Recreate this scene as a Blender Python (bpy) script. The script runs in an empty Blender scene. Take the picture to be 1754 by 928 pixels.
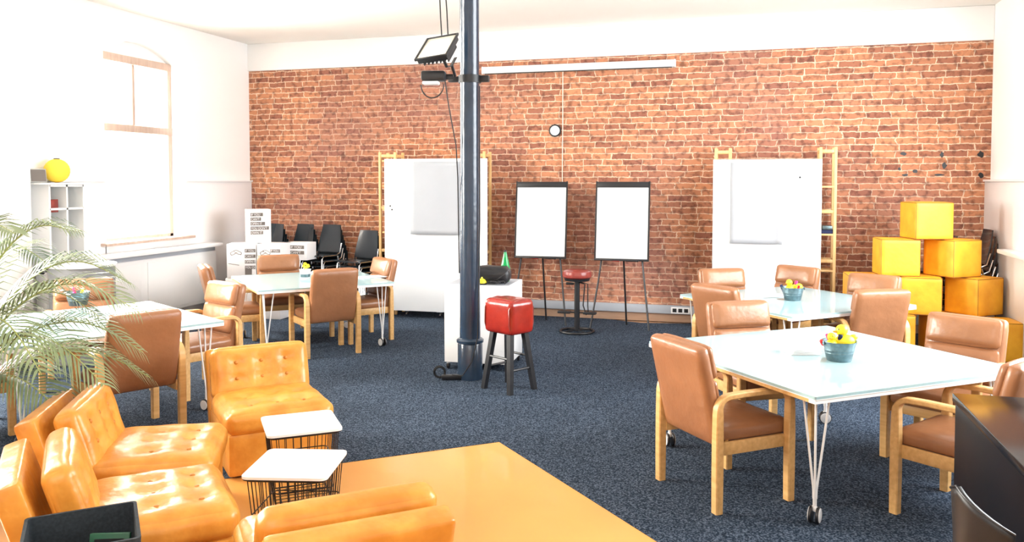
import bpy, bmesh, math, random
from mathutils import Vector, Matrix
random.seed(7)
S = bpy.context.scene
C = S.collection
R = math.radians

# ------------------------------------------------------------------ camera
cd = bpy.data.cameras.new('camera'); cam = bpy.data.objects.new('camera', cd); C.objects.link(cam)
cam.location = (0, 0, 1.87)
cam.rotation_euler = (R(90 - 2.3), 0, R(16))
cd.sensor_width = 36; cd.lens = 36 * 1400 / 1754
cd.shift_y = -(464 - 366.2) / 1754
cd.clip_start = .05
S.camera = cam
# ------------------------------------------------------------------ light
w = bpy.data.worlds.new('world'); S.world = w; w.use_nodes = True
bg = w.node_tree.nodes['Background']; bg.inputs[0].default_value = (1, .98, .95, 1); bg.inputs[1].default_value = 1.6
S.view_settings.view_transform = 'Standard'; S.view_settings.look = 'None'
S.view_settings.exposure = 0.45; S.view_settings.gamma = 1; S.view_settings.use_curve_mapping = False
def area(name, loc, target, sx, sy, power, col=(1, 1, 1)):
    l = bpy.data.lights.new(name, 'AREA'); l.shape = 'RECTANGLE'; l.size = sx; l.size_y = sy; l.energy = power; l.color = col
    o = bpy.data.objects.new(name, l); C.objects.link(o); o.location = loc
    o.rotation_euler = (Vector(target) - Vector(loc)).to_track_quat('-Z', 'Y').to_euler()
    return o
area('daylight_window_far', (-8.4, 9.75, 2.3), (-4, 8.3, 1.2), 3.0, 3.4, 1500, (1, .95, .86))
area('daylight_window_near', (-8.2, 4.6, 2.6), (-4, 5.4, 1.0), 2.4, 2.6, 1000, (1, .95, .86))
area('daylight_window_right', (3.8, 6.9, 2.5), (0, 8.0, 1.0), 4.6, 2.3, 430, (.93, .97, 1))
area('fill_behind_camera', (-1.5, -.9, 3.2), (-2.0, 8, 1.6), 6, 1.3, 70, (1, .97, .93))  # added fill lamp inside the room; the wall behind has no window

# ------------------------------------------------------------------ materials
def mat(name, col, rough=.6, metal=0, noise=0, nscale=8, bump=0, bscale=60, coat=0, spec=.5, trans=0, emit=None, emits=0, col2=None, ior=1.45, alpha=1, detail=4):
    m = bpy.data.materials.new(name); m.use_nodes = True
    nt = m.node_tree; b = nt.nodes['Principled BSDF']
    b.inputs['Base Color'].default_value = (*col, 1); b.inputs['Roughness'].default_value = rough
    b.inputs['Metallic'].default_value = metal; b.inputs['Coat Weight'].default_value = coat
    b.inputs['Specular IOR Level'].default_value = spec; b.inputs['Transmission Weight'].default_value = trans
    b.inputs['IOR'].default_value = ior
    if emit: b.inputs['Emission Color'].default_value = (*emit, 1); b.inputs['Emission Strength'].default_value = emits
    tc = nt.nodes.new('ShaderNodeTexCoord')
    if noise or col2:
        n = nt.nodes.new('ShaderNodeTexNoise'); n.inputs['Scale'].default_value = nscale; n.inputs['Detail'].default_value = detail
        nt.links.new(tc.outputs['Object'], n.inputs['Vector'])
        r = nt.nodes.new('ShaderNodeValToRGB'); r.color_ramp.elements[0].position = .35; r.color_ramp.elements[1].position = .68
        c2 = col2 or tuple(max(0, c * (1 - noise)) for c in col)
        r.color_ramp.elements[0].color = (*c2, 1); r.color_ramp.elements[1].color = (*col, 1)
        nt.links.new(n.outputs['Fac'], r.inputs[0]); nt.links.new(r.outputs[0], b.inputs['Base Color'])
    if bump:
        n2 = nt.nodes.new('ShaderNodeTexNoise'); n2.inputs['Scale'].default_value = bscale; n2.inputs['Detail'].default_value = 3
        nt.links.new(tc.outputs['Object'], n2.inputs['Vector'])
        bp = nt.nodes.new('ShaderNodeBump'); bp.inputs['Strength'].default_value = bump; bp.inputs['Distance'].default_value = .02
        nt.links.new(n2.outputs['Fac'], bp.inputs['Height']); nt.links.new(bp.outputs[0], b.inputs['Normal'])
    return m

def wood_mat(name, col, col2, rough=.4, scale=(3, 40, 40), coat=0):
    m = bpy.data.materials.new(name); m.use_nodes = True; nt = m.node_tree; b = nt.nodes['Principled BSDF']
    tc = nt.nodes.new('ShaderNodeTexCoord'); mp = nt.nodes.new('ShaderNodeMapping'); mp.inputs['Scale'].default_value = scale
    n = nt.nodes.new('ShaderNodeTexNoise'); n.inputs['Scale'].default_value = 1; n.inputs['Detail'].default_value = 5
    r = nt.nodes.new('ShaderNodeValToRGB'); r.color_ramp.elements[0].position = .3; r.color_ramp.elements[1].position = .7
    r.color_ramp.elements[0].color = (*col2, 1); r.color_ramp.elements[1].color = (*col, 1)
    nt.links.new(tc.outputs['Object'], mp.inputs[0]); nt.links.new(mp.outputs[0], n.inputs['Vector'])
    nt.links.new(n.outputs['Fac'], r.inputs[0]); nt.links.new(r.outputs[0], b.inputs['Base Color'])
    b.inputs['Roughness'].default_value = rough; b.inputs['Coat Weight'].default_value = coat
    return m

M = {}
M['plaster'] = mat('white_plaster', (.92, .91, .90), .8, bump=.08, bscale=12)
M['ceiling'] = mat('ceiling_paint', (.93, .91, .87), .9, noise=.06, nscale=.5)
M['wainscot'] = mat('white_gloss_paint', (.88, .88, .89), .25)
M['tan'] = mat('tan_leather', (.35, .155, .072), .30, noise=.16, nscale=6, bump=.22, bscale=14, spec=.6)
M['orange'] = mat('orange_leather', (.76, .35, .06), .33, col2=(.60, .235, .03), nscale=7, bump=.45, bscale=9, spec=.6)
M['birch'] = wood_mat('birch_bentwood', (.74, .46, .19), (.60, .34, .12), .38)
M['pine'] = wood_mat('pine_shelf', (.80, .55, .26), (.68, .42, .17), .5, (30, 30, 3))
M['floorwood'] = wood_mat('orange_floor_board', (.76, .38, .10), (.66, .31, .07), .3, (1.2, 1.2, 1.2), coat=.15)
M['barefloor'] = wood_mat('bare_floor_boards', (.50, .30, .18), (.40, .22, .12), .6, (2, 20, 2))
M['laminate'] = mat('white_laminate', (.37, .55, .59), .07, spec=.6)
M['white'] = mat('white_lacquer', (.86, .87, .88), .3)
M['board'] = mat('whiteboard_surface', (.86, .89, .92), .18)
M['paper'] = mat('flipchart_paper', (.42, .44, .48), .8, noise=.03, nscale=4)
M['sheet'] = mat('white_sheet', (.88, .89, .90), .8)
M['black'] = mat('black_plastic', (.012, .013, .016), .4)
M['blackwood'] = mat('black_stained_wood', (.015, .016, .02), .35, noise=.3, nscale=20)
M['blackgloss'] = mat('black_gloss_lacquer', (.005, .006, .010), .3, spec=.10)
M['blacktop'] = mat('black_gloss_top', (.006, .007, .010), .16, spec=.5)
M['shell'] = mat('dark_chair_shell', (.018, .026, .034), .2, coat=.3)
M['chrome'] = mat('chrome_tube', (.75, .76, .78), .18, metal=1)
M['steel'] = mat('dark_steel', (.06, .06, .065), .35, metal=.8)
M['pole'] = mat('blue_black_cast_iron', (.022, .042, .075), .22, noise=.25, nscale=5, bump=.12, bscale=18, coat=.3)
M['red'] = mat('red_leather', (.34, .022, .012), .22, col2=(.22, .012, .007), nscale=5, bump=.15, bscale=14, spec=.6, coat=.2)
M['oxblood'] = mat('oxblood_leather', (.28, .045, .035), .3, noise=.3, nscale=8, bump=.2, bscale=20)
M['cube'] = mat('yellow_ochre_upholstery', (.93, .48, .03), .5, col2=(.80, .35, .018), nscale=5, bump=.12, bscale=20)
M['seam2'] = mat('covered_button', (.50, .20, .03), .4)
M['seam'] = mat('brown_seam', (.28, .10, .02), .6)
M['zinc'] = mat('galvanised_zinc', (.17, .25, .28), .38, metal=.75, noise=.3, nscale=40)
M['yellow'] = mat('duck_yellow', (.95, .78, .03), .35)
M['beak'] = mat('orange_plastic', (.95, .30, .02), .4)
M['redp'] = mat('red_plastic', (.80, .02, .02), .35)
M['pink'] = mat('pink_plastic', (.85, .03, .22), .35)
M['navy'] = mat('navy_plastic', (.01, .02, .09), .35)
M['green'] = mat('green_glass', (.0, .42, .10), .08, trans=.35)
M['trunk'] = mat('grey_cable_duct', (.38, .41, .46), .5)
M['skirt'] = wood_mat('brown_skirting', (.40, .26, .18), (.32, .19, .12), .5, (3, 3, 30))
M['print'] = mat('grey_print', (.16, .14, .13), .7)
M['carton'] = mat('white_carton', (.84, .83, .84), .7)
M['felt'] = mat('charcoal_felt', (.028, .038, .048), .95, noise=.35, nscale=90)
M['dgreen'] = mat('dark_green_cover', (.01, .10, .05), .4)
M['leaf'] = mat('palm_leaf', (.24, .31, .15), .45, noise=.35, nscale=3)
M['stem'] = mat('palm_stem', (.34, .40, .14), .5)
M['pot'] = mat('planter_grey', (.35, .34, .32), .6)
M['soil'] = mat('potting_soil', (.05, .03, .02), .95)
M['lamp'] = mat('yellow_paper', (.95, .66, .06), .7)
M['shade'] = mat('grey_back_panel', (.42, .43, .42), .7)
M['drum'] = mat('grey_drum_metal', (.24, .25, .26), .45)
M['frame'] = wood_mat('window_frame_wood', (.52, .40, .33), (.44, .32, .26), .5, (30, 30, 3))
M['lens'] = mat('floodlight_glass', (.78, .76, .66), .08, coat=.5)
M['plate'] = mat('socket_plate', (.85, .86, .88), .4)
M['screenbar'] = mat('screen_case', (.80, .82, .84), .4)
M['cable'] = mat('black_cable', (.008, .008, .01), .5)
M['cream'] = mat('cream_cord', (.75, .70, .60), .6)

def glass_mat():
    m = bpy.data.materials.new('window_glass'); m.use_nodes = True; nt = m.node_tree; nt.nodes.clear()
    o = nt.nodes.new('ShaderNodeOutputMaterial'); mx = nt.nodes.new('ShaderNodeMixShader'); mx.inputs[0].default_value = .06
    t = nt.nodes.new('ShaderNodeBsdfTransparent'); g = nt.nodes.new('ShaderNodeBsdfGlossy'); g.inputs['Roughness'].default_value = .02
    nt.links.new(t.outputs[0], mx.inputs[1]); nt.links.new(g.outputs[0], mx.inputs[2]); nt.links.new(mx.outputs[0], o.inputs[0])
    return m
M['glass'] = glass_mat()

def carpet_mat():
    m = bpy.data.materials.new('blue_grey_carpet'); m.use_nodes = True; nt = m.node_tree; b = nt.nodes['Principled BSDF']
    tc = nt.nodes.new('ShaderNodeTexCoord')
    n = nt.nodes.new('ShaderNodeTexNoise'); n.inputs['Scale'].default_value = 95; n.inputs['Detail'].default_value = 3
    r = nt.nodes.new('ShaderNodeValToRGB'); e = r.color_ramp.elements
    e[0].position = .36; e[0].color = (.006, .013, .026, 1); e[1].position = .66; e[1].color = (.13, .165, .225, 1)
    k = r.color_ramp.elements.new(.5); k.color = (.030, .048, .078, 1)
    nt.links.new(tc.outputs['Object'], n.inputs['Vector']); nt.links.new(n.outputs['Fac'], r.inputs[0])
    n3 = nt.nodes.new('ShaderNodeTexNoise'); n3.inputs['Scale'].default_value = 1.3
    nt.links.new(tc.outputs['Object'], n3.inputs['Vector'])
    mr = nt.nodes.new('ShaderNodeMapRange'); mr.inputs['To Min'].default_value = .62; mr.inputs['To Max'].default_value = 1.08
    nt.links.new(n3.outputs['Fac'], mr.inputs['Value'])
    mx = nt.nodes.new('ShaderNodeVectorMath'); mx.operation = 'SCALE'
    nt.links.new(r.outputs[0], mx.inputs[0]); nt.links.new(mr.outputs[0], mx.inputs['Scale']); nt.links.new(mx.outputs[0], b.inputs['Base Color'])
    bp = nt.nodes.new('ShaderNodeBump'); bp.inputs['Strength'].default_value = .5; bp.inputs['Distance'].default_value = .006
    nt.links.new(n.outputs['Fac'], bp.inputs['Height']); nt.links.new(bp.outputs[0], b.inputs['Normal'])
    b.inputs['Roughness'].default_value = .95; b.inputs['Specular IOR Level'].default_value = .1
    return m
M['carpet'] = carpet_mat()

def brick_mat():
    m = bpy.data.materials.new('old_brick'); m.use_nodes = True; nt = m.node_tree; L = nt.links.new
    N = nt.nodes.new; b = nt.nodes['Principled BSDF']
    tc = N('ShaderNodeTexCoord')
    sp = N('ShaderNodeSeparateXYZ'); L(tc.outputs['Object'], sp.inputs[0])
    cb = N('ShaderNodeCombineXYZ'); L(sp.outputs['X'], cb.inputs['X']); L(sp.outputs['Z'], cb.inputs['Y'])
    nz = N('ShaderNodeTexNoise'); nz.inputs['Scale'].default_value = 7; nz.inputs['Detail'].default_value = 4; L(cb.outputs[0], nz.inputs['Vector'])
    sub = N('ShaderNodeVectorMath'); sub.operation = 'SUBTRACT'; sub.inputs[1].default_value = (.5, .5, .5); L(nz.outputs['Color'], sub.inputs[0])
    sc = N('ShaderNodeVectorMath'); sc.operation = 'MULTIPLY'; sc.inputs[1].default_value = (.09, .040, 0); L(sub.outputs[0], sc.inputs[0])
    ad = N('ShaderNodeVectorMath'); ad.operation = 'ADD'; L(cb.outputs[0], ad.inputs[0]); L(sc.outputs[0], ad.inputs[1])
    br = N('ShaderNodeTexBrick'); br.offset = 0; br.squash = 1
    br.inputs['Scale'].default_value = 1; br.inputs['Brick Width'].default_value = .262; br.inputs['Row Height'].default_value = .080
    br.inputs['Mortar Size'].default_value = .0072; br.inputs['Mortar Smooth'].default_value = .25; br.inputs['Bias'].default_value = -.1
    br.inputs['Color1'].default_value = (.58, .245, .125, 1); br.inputs['Color2'].default_value = (.27, .095, .062, 1)
    br.inputs['Mortar'].default_value = (.78, .56, .40, 1)
    nf = N('ShaderNodeTexNoise'); nf.inputs['Scale'].default_value = 34; nf.inputs['Detail'].default_value = 3; L(cb.outputs[0], nf.inputs['Vector'])
    s2 = N('ShaderNodeVectorMath'); s2.operation = 'SUBTRACT'; s2.inputs[1].default_value = (.5, .5, .5); L(nf.outputs['Color'], s2.inputs[0])
    s3 = N('ShaderNodeVectorMath'); s3.operation = 'SCALE'; s3.inputs['Scale'].default_value = .016; L(s2.outputs[0], s3.inputs[0])
    a2 = N('ShaderNodeVectorMath'); a2.operation = 'ADD'; L(ad.outputs[0], a2.inputs[0]); L(s3.outputs[0], a2.inputs[1])
    q = N('ShaderNodeSeparateXYZ'); L(a2.outputs[0], q.inputs[0])
    dv = N('ShaderNodeMath'); dv.operation = 'DIVIDE'; dv.inputs[1].default_value = .080; L(q.outputs['Y'], dv.inputs[0])
    fl = N('ShaderNodeMath'); fl.operation = 'FLOOR'; L(dv.outputs[0], fl.inputs[0])
    wn = N('ShaderNodeTexWhiteNoise'); wn.noise_dimensions = '1D'; L(fl.outputs[0], wn.inputs['W'])
    sr = N('ShaderNodeSeparateColor'); L(wn.outputs['Color'], sr.inputs[0])
    ws = N('ShaderNodeMapRange'); ws.inputs['To Min'].default_value = .82; ws.inputs['To Max'].default_value = 1.45; L(sr.outputs[0], ws.inputs['Value'])
    xm = N('ShaderNodeMath'); xm.operation = 'MULTIPLY'; L(q.outputs['X'], xm.inputs[0]); L(ws.outputs[0], xm.inputs[1])
    xa = N('ShaderNodeMath'); xa.operation = 'ADD'; L(xm.outputs[0], xa.inputs[0]); L(sr.outputs[1], xa.inputs[1])
    cx = N('ShaderNodeCombineXYZ'); L(xa.outputs[0], cx.inputs['X']); L(q.outputs['Y'], cx.inputs['Y'])
    L(cx.outputs[0], br.inputs['Vector'])
    # patchy wear: pale lime bloom and dark sooty patches
    n1 = N('ShaderNodeTexNoise'); n1.inputs['Scale'].default_value = 1.1; n1.inputs['Detail'].default_value = 6; n1.inputs['Roughness'].default_value = .65; L(cb.outputs[0], n1.inputs['Vector'])
    r1 = N('ShaderNodeValToRGB'); r1.color_ramp.elements[0].position = .58; r1.color_ramp.elements[1].position = .80; L(n1.outputs['Fac'], r1.inputs[0])
    r1.color_ramp.elements[1].color = (.45, .45, .45, 1)
    m1 = N('ShaderNodeMix'); m1.data_type = 'RGBA'; m1.inputs['B'].default_value = (.66, .42, .27, 1); L(r1.outputs[0], m1.inputs['Factor']); L(br.outputs['Color'], m1.inputs['A'])
    n5 = N('ShaderNodeTexNoise'); n5.inputs['Scale'].default_value = .55; n5.inputs['Detail'].default_value = 5; L(cb.outputs[0], n5.inputs['Vector'])
    r5 = N('ShaderNodeValToRGB'); r5.color_ramp.elements[0].position = .45; r5.color_ramp.elements[1].position = .62; r5.color_ramp.elements[1].color = (.5, .5, .5, 1); L(n5.outputs['Fac'], r5.inputs[0])
    m5 = N('ShaderNodeMix'); m5.data_type = 'RGBA'; m5.inputs['B'].default_value = (.33, .155, .125, 1); L(r5.outputs[0], m5.inputs['Factor']); L(m1.outputs['Result'], m5.inputs['A'])
    n2 = N('ShaderNodeTexNoise'); n2.inputs['Scale'].default_value = 14; n2.inputs['Detail'].default_value = 5; L(cb.outputs[0], n2.inputs['Vector'])
    r2 = N('ShaderNodeValToRGB'); r2.color_ramp.elements[0].position = .34; r2.color_ramp.elements[0].color = (.40, .38, .40, 1)
    r2.color_ramp.elements[1].position = .52; r2.color_ramp.elements[1].color = (1, 1, 1, 1); L(n2.outputs['Fac'], r2.inputs[0])
    m2 = N('ShaderNodeMix'); m2.data_type = 'RGBA'; m2.blend_type = 'MULTIPLY'; m2.inputs['Factor'].default_value = .85; L(m5.outputs['Result'], m2.inputs['A']); L(r2.outputs[0], m2.inputs['B'])
    L(m2.outputs['Result'], b.inputs['Base Color'])
    inv = N('ShaderNodeMath'); inv.operation = 'SUBTRACT'; inv.inputs[0].default_value = 1; L(br.outputs['Fac'], inv.inputs[1])
    ma = N('ShaderNodeMath'); ma.operation = 'MULTIPLY_ADD'; ma.inputs[1].default_value = .5; L(n2.outputs['Fac'], ma.inputs[0]); L(inv.outputs[0], ma.inputs[2])
    bp = N('ShaderNodeBump'); bp.inputs['Strength'].default_value = .7; bp.inputs['Distance'].default_value = .018; L(ma.outputs[0], bp.inputs['Height']); L(bp.outputs[0], b.inputs['Normal'])
    b.inputs['Roughness'].default_value = .85
    return m
M['brick'] = brick_mat()

# ------------------------------------------------------------------ mesh helpers
class MB:
    def __init__(s): s.bm = bmesh.new(); s.mi = 0; s.mats = []
    def m(s, name):
        if name not in s.mats: s.mats.append(name)
        s.mi = s.mats.index(name); return s
    def _done(s, faces, T=None):
        vs = set()
        for f in faces:
            f.material_index = s.mi
            for v in f.verts: vs.add(v)
        if T is not None:
            for v in vs: v.co = T @ v.co
        return s
    def box(s, c, d, T=None, bev=0, seg=2):
        r = bmesh.ops.create_cube(s.bm, size=1); vs = r['verts']
        for v in vs: v.co = Vector((v.co.x * d[0] + c[0], v.co.y * d[1] + c[1], v.co.z * d[2] + c[2]))
        fs = set(f for v in vs for f in v.link_faces)
        if bev:
            es = list(set(e for v in vs for e in v.link_edges))
            r2 = bmesh.ops.bevel(s.bm, geom=es, offset=min(bev, min(d) * .49), segments=seg, profile=.5, affect='EDGES')
            fs = set(f for f in r2['faces'])
            vv = set(v for f in fs for v in f.verts)
            fs |= set(f for v in vv for f in v.link_faces)
        return s._done(fs, T)
    def loft(s, rings, closed=True, cap=True, T=None):
        bm = s.bm; fs = []; R_ = [[bm.verts.new(p) for p in r] for r in rings]
        n = len(rings[0])
        for a, b in zip(R_, R_[1:]):
            for i in range(n if closed else n - 1):
                j = (i + 1) % n
                fs.append(bm.faces.new((a[i], a[j], b[j], b[i])))
        if cap and closed:
            fs.append(bm.faces.new(list(reversed(R_[0])))); fs.append(bm.faces.new(R_[-1]))
        return s._done(fs, T)
    def lathe(s, prof, n=24, c=(0, 0, 0), T=None, cap=True):
        rings = [[(c[0] + r * math.cos(2 * math.pi * i / n), c[1] + r * math.sin(2 * math.pi * i / n), c[2] + z) for i in range(n)] for r, z in prof]
        return s.loft(rings, True, cap, T)
    def tube(s, pts, r, n=8, T=None, closed=False):
        pts = [Vector(p) for p in pts]; rings = []; up = None
        for i, p in enumerate(pts):
            if closed: d = pts[(i + 1) % len(pts)] - pts[i - 1]
            else: d = pts[min(i + 1, len(pts) - 1)] - pts[max(i - 1, 0)]
            d.normalize()
            if up is None:
                up = Vector((0, 0, 1)) if abs(d.z) < .9 else Vector((1, 0, 0))
            u = (up - d * up.dot(d)).normalized(); v = d.cross(u); up = u
            rr = r[i] if isinstance(r, (list, tuple)) else r
            rings.append([p + (u * math.cos(2 * math.pi * k / n) + v * math.sin(2 * math.pi * k / n)) * rr for k in range(n)])
        if closed: rings.append(rings[0]); return s.loft(rings, True, False, T)
        return s.loft(rings, True, True, T)
    def ribbon(s, pts, wx, th, T=None):   # rectangular strip, path in the local YZ plane, width along X
        pts = [Vector(p) for p in pts]; rings = []
        for i, p in enumerate(pts):
            d = (pts[min(i + 1, len(pts) - 1)] - pts[max(i - 1, 0)]).normalized()
            nrm = Vector((1, 0, 0)).cross(d); t = th[i] if isinstance(th, (list, tuple)) else th
            e = .006
            rings.append([p + Vector((sx * wx / 2, 0, 0)) + nrm * sy * t / 2 for sx, sy in ((-1, -1 + 2 * e / t), (-1 + 2 * e / wx, -1), (1 - 2 * e / wx, -1), (1, -1 + 2 * e / t), (1, 1 - 2 * e / t), (1 - 2 * e / wx, 1), (-1 + 2 * e / wx, 1), (-1, 1 - 2 * e / t))])
        return s.loft(rings, True, True, T)
    def sphere(s, c, r, T=None, sc=(1, 1, 1), u=16, v=10):
        q = bmesh.ops.create_uvsphere(s.bm, u_segments=u, v_segments=v, radius=1)['verts']
        for x in q: x.co = Vector((x.co.x * r * sc[0] + c[0], x.co.y * r * sc[1] + c[1], x.co.z * r * sc[2] + c[2]))
        return s._done(set(f for x in q for f in x.link_faces), T)
    def puff(s, c, d, r=.03, puff=.02, n=12, tufts=(), tdepth=.02, tw=.045, T=None, wr=0, seed=0, taper=0):
        # soft upholstered block; tufts are (u, v) on the +Z face in metres from centre
        n0 = len(s.bm.verts)
        q = bmesh.ops.create_cube(s.bm, size=2)['verts']
        es = list(set(e for v in q for e in v.link_edges))
        g = bmesh.ops.subdivide_edges(s.bm, edges=es, cuts=n, use_grid_fill=True)
        s.bm.verts.ensure_lookup_table()
        vs = set(s.bm.verts[i] for i in range(n0, len(s.bm.verts))); fs = set(f for v in vs for f in v.link_faces)
        h = Vector(d) / 2; rr = min(r, min(h) * .98); rnd = random.Random(seed)
        ph = [rnd.uniform(0, 6.28) for _ in range(6)]
        for v in vs:
            a = v.co.copy()
            # cluster samples towards the edges so the rounding is smooth
            a = Vector([math.sin(t * math.pi / 2) for t in a]); p = Vector((a.x * h.x, a.y * h.y, a.z * h.z))
            inner = Vector([max(-h[i] + rr, min(h[i] - rr, p[i])) for i in range(3)])
            dv = p - inner
            if dv.length > 1e-6: p = inner + dv.normalized() * rr if dv.length > rr * .2 else p
            ux, uy, uz = a
            p.z += puff * (1 if uz > 0 else -.4) * (1 - ux ** 4) * (1 - uy ** 4) * abs(uz)
            p.x += puff * .35 * ux * (1 - uy ** 4) * (1 - uz ** 2); p.y += puff * .35 * uy * (1 - ux ** 4) * (1 - uz ** 2)
            if wr and uz > 0: p.z += wr * (math.sin(p.x * 31 + ph[0] + 3 * math.sin(p.y * 9 + ph[1])) * .5 + math.sin(p.y * 27 + ph[2] + 2 * math.sin(p.x * 13 + ph[3])) * .5) * abs(uz)
            if taper: p.x *= 1 - taper * uy
            if uz > .3:
                for (tx, ty) in tufts:
                    dd = (p.x - tx) ** 2 + (p.y - ty) ** 2
                    p.z -= tdepth * math.exp(-dd / (tw * tw)) * uz
            v.co = p + Vector(c)
        return s._done(fs, T)
    def slab(s, poly, z0, z1, T=None):
        return s.loft([[(x, y, z0) for x, y in poly], [(x, y, z1) for x, y in poly]], True, True, T)
    def build(s, name, parent=None, angle=38, loc=None, rz=0):
        bm = s.bm; bmesh.ops.recalc_face_normals(bm, faces=bm.faces)
        for f in bm.faces: f.smooth = True
        for e in bm.edges:
            if len(e.link_faces) == 2 and e.calc_face_angle(0) > R(angle): e.smooth = False
        me = bpy.data.meshes.new(name); bm.to_mesh(me); bm.free()
        for k in (s.mats or ['white']): me.materials.append(M[k])
        o = bpy.data.objects.new(name, me); C.objects.link(o)
        if parent: o.parent = parent
        if loc is not None: o.location = loc
        o.rotation_euler[2] = rz
        return o
def B(mn): return MB().m(mn)
def tag(o, label, cat, group=None, kind=None):
    o['label'] = label; o['category'] = cat
    if group: o['group'] = group
    if kind: o['kind'] = kind
    return o
def thing(name, label, cat, loc=(0, 0, 0), deg=0, group=None):
    o = bpy.data.objects.new(name, None); C.objects.link(o); o.empty_display_size = .1
    o.location = loc; o.rotation_euler[2] = R(deg)
    return tag(o, label, cat, group)
def struct(o): o['kind'] = 'structure'; return o
def copy_tree(o, parent=None):
    c = o.copy(); C.objects.link(c); c.parent = parent
    for ch in list(o.children): copy_tree(ch, c)
    return c
def rect(cx, cy, w_, d_): return [(cx - w_ / 2, cy - d_ / 2), (cx + w_ / 2, cy - d_ / 2), (cx + w_ / 2, cy + d_ / 2), (cx - w_ / 2, cy + d_ / 2)]
def rrect(w_, d_, r, n=5):
    out = []
    for cx, cy, a0 in ((w_ / 2 - r, d_ / 2 - r, 0), (-w_ / 2 + r, d_ / 2 - r, 90), (-w_ / 2 + r, -d_ / 2 + r, 180), (w_ / 2 - r, -d_ / 2 + r, 270)):
        for k in range(n + 1):
            a = R(a0 + 90 * k / n); out.append((cx + r * math.cos(a), cy + r * math.sin(a)))
    return out

# ------------------------------------------------------------------ the setting
XL, XR, YB, ZC = -7.33, 2.80, 10.98, 3.95
struct(B('barefloor').box(((XL + XR) / 2, 5.2, -.06), (XR - XL + .6, 12.4, .10)).build('floor'))
# carpet and the orange board area meet along one diagonal, another edge runs to the lower right
pA, pB, pD = (-1.685, 5.541), (3.2, .39), (-7.33, .965)
car = [(pA[0], pA[1]), (pB[0], pB[1]), (XR, 1.0), (XR, YB), (-.40, YB), (-.42, 10.93), (-1.32, 10.76), (-1.93, 10.98), (XL, YB), (XL, .965)]
def poly_obj(name, mn, poly, z0, z1):
    mb = B(mn); bm = mb.bm
    vb = [bm.verts.new((x, y, z0)) for x, y in poly]; vt = [bm.verts.new((x, y, z1)) for x, y in poly]
    fs = [bm.faces.new(vt), bm.faces.new(list(reversed(vb)))]
    for i in range(len(poly)):
        j = (i + 1) % len(poly); fs.append(bm.faces.new((vb[i], vb[j], vt[j], vt[i])))
    return mb.build(name)
c_ = struct(poly_obj('floor_carpet', 'carpet', car, -.0095, .004))
c_ = struct(poly_obj('floor_boards', 'floorwood', [pA, pD, (pD[0], -1), (3.2, -1), pB], -.0095, .001))
struct(B('ceiling').box(((XL + XR) / 2, 5.2, ZC + .06), (XR - XL + .6, 12.4, .12)).build('ceiling'))
wb = B('plaster').box(((XL + XR) / 2, YB + .16, ZC / 2), (XR - XL + .6, .30, ZC)).build('wall_back'); struct(wb)
bw = B('brick')
bw.box(((XL + XR) / 2, YB + .005, (3.54 + 0) / 2), (XR - XL, .03, 3.54)); ob = bw.build('wall_back_brick_facing'); struct(ob)
# plaster band above the brick stands slightly proud
struct(B('plaster').box(((XL + XR) / 2, YB - .02, 3.54 + (ZC - 3.54) / 2), (XR - XL, .05, ZC - 3.54), bev=.01).build('trim_3'))
struct(B('skirt').box((-2.27, YB - .025, .055), (10.1, .022, .105)).build('baseboard_back'))
struct(B('trunk').box((-2.27, YB - .04, .17), (10.1, .06, .11), bev=.004).build('trim_1'))

def wall_with_opening(name, x, thick, y0, y1, opens, side):
    # opens: (ya, yb, za, zb, arch)
    mb = B('plaster'); xc = x + side * thick / 2
    ys = y0
    for (ya, yb, za, zb, arch) in sorted(opens):
        mb.box((xc, (ys + ya) / 2, ZC / 2), (thick, ya - ys, ZC))
        mb.box((xc, (ya + yb) / 2, za / 2), (thick, yb - ya, za))
        n = 14; cy = (ya + yb) / 2; hw = (yb - ya) / 2
        rad = (hw * hw + arch * arch) / (2 * arch); zc = zb + arch - rad
        for k in range(n):
            a = ya + (yb - ya) * k / n; b = ya + (yb - ya) * (k + 1) / n
            za_ = zc + math.sqrt(max(0, rad * rad - (a - cy) ** 2)); zb_ = zc + math.sqrt(max(0, rad * rad - (b - cy) ** 2))
            x0, x1 = (x, x + side * thick)
            mb.loft([[(x0, a, za_), (x0, a, ZC), (x0, b, ZC), (x0, b, zb_)], [(x1, a, za_), (x1, a, ZC), (x1, b, ZC), (x1, b, zb_)]])
        ys = yb
    mb.box((xc, (ys + y1) / 2, ZC / 2), (thick, y1 - ys, ZC))
    return struct(mb.build(name))
wall_with_opening('wall_left', XL, .5, -1, YB + .3, [(8.02, 9.40, 1.10, 3.42, .20), (3.6, 5.6, 1.10, 3.42, .22)], -1)
wall_with_opening('wall_right', XR, .4, -1, YB + .3, [(4.6, 9.1, 1.15, 3.3, .2)], 1)
struct(B('plaster').box(((XL + XR) / 2, -1.1, ZC / 2), (XR - XL + .6, .2, ZC)).build('wall_front'))
# projecting pier on the left wall (its edge is seen at the far left)
struct(B('plaster').box((XL + .10, 6.22, ZC / 2), (.2, 1.1, ZC)).build('wall_left_pier'))
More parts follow.
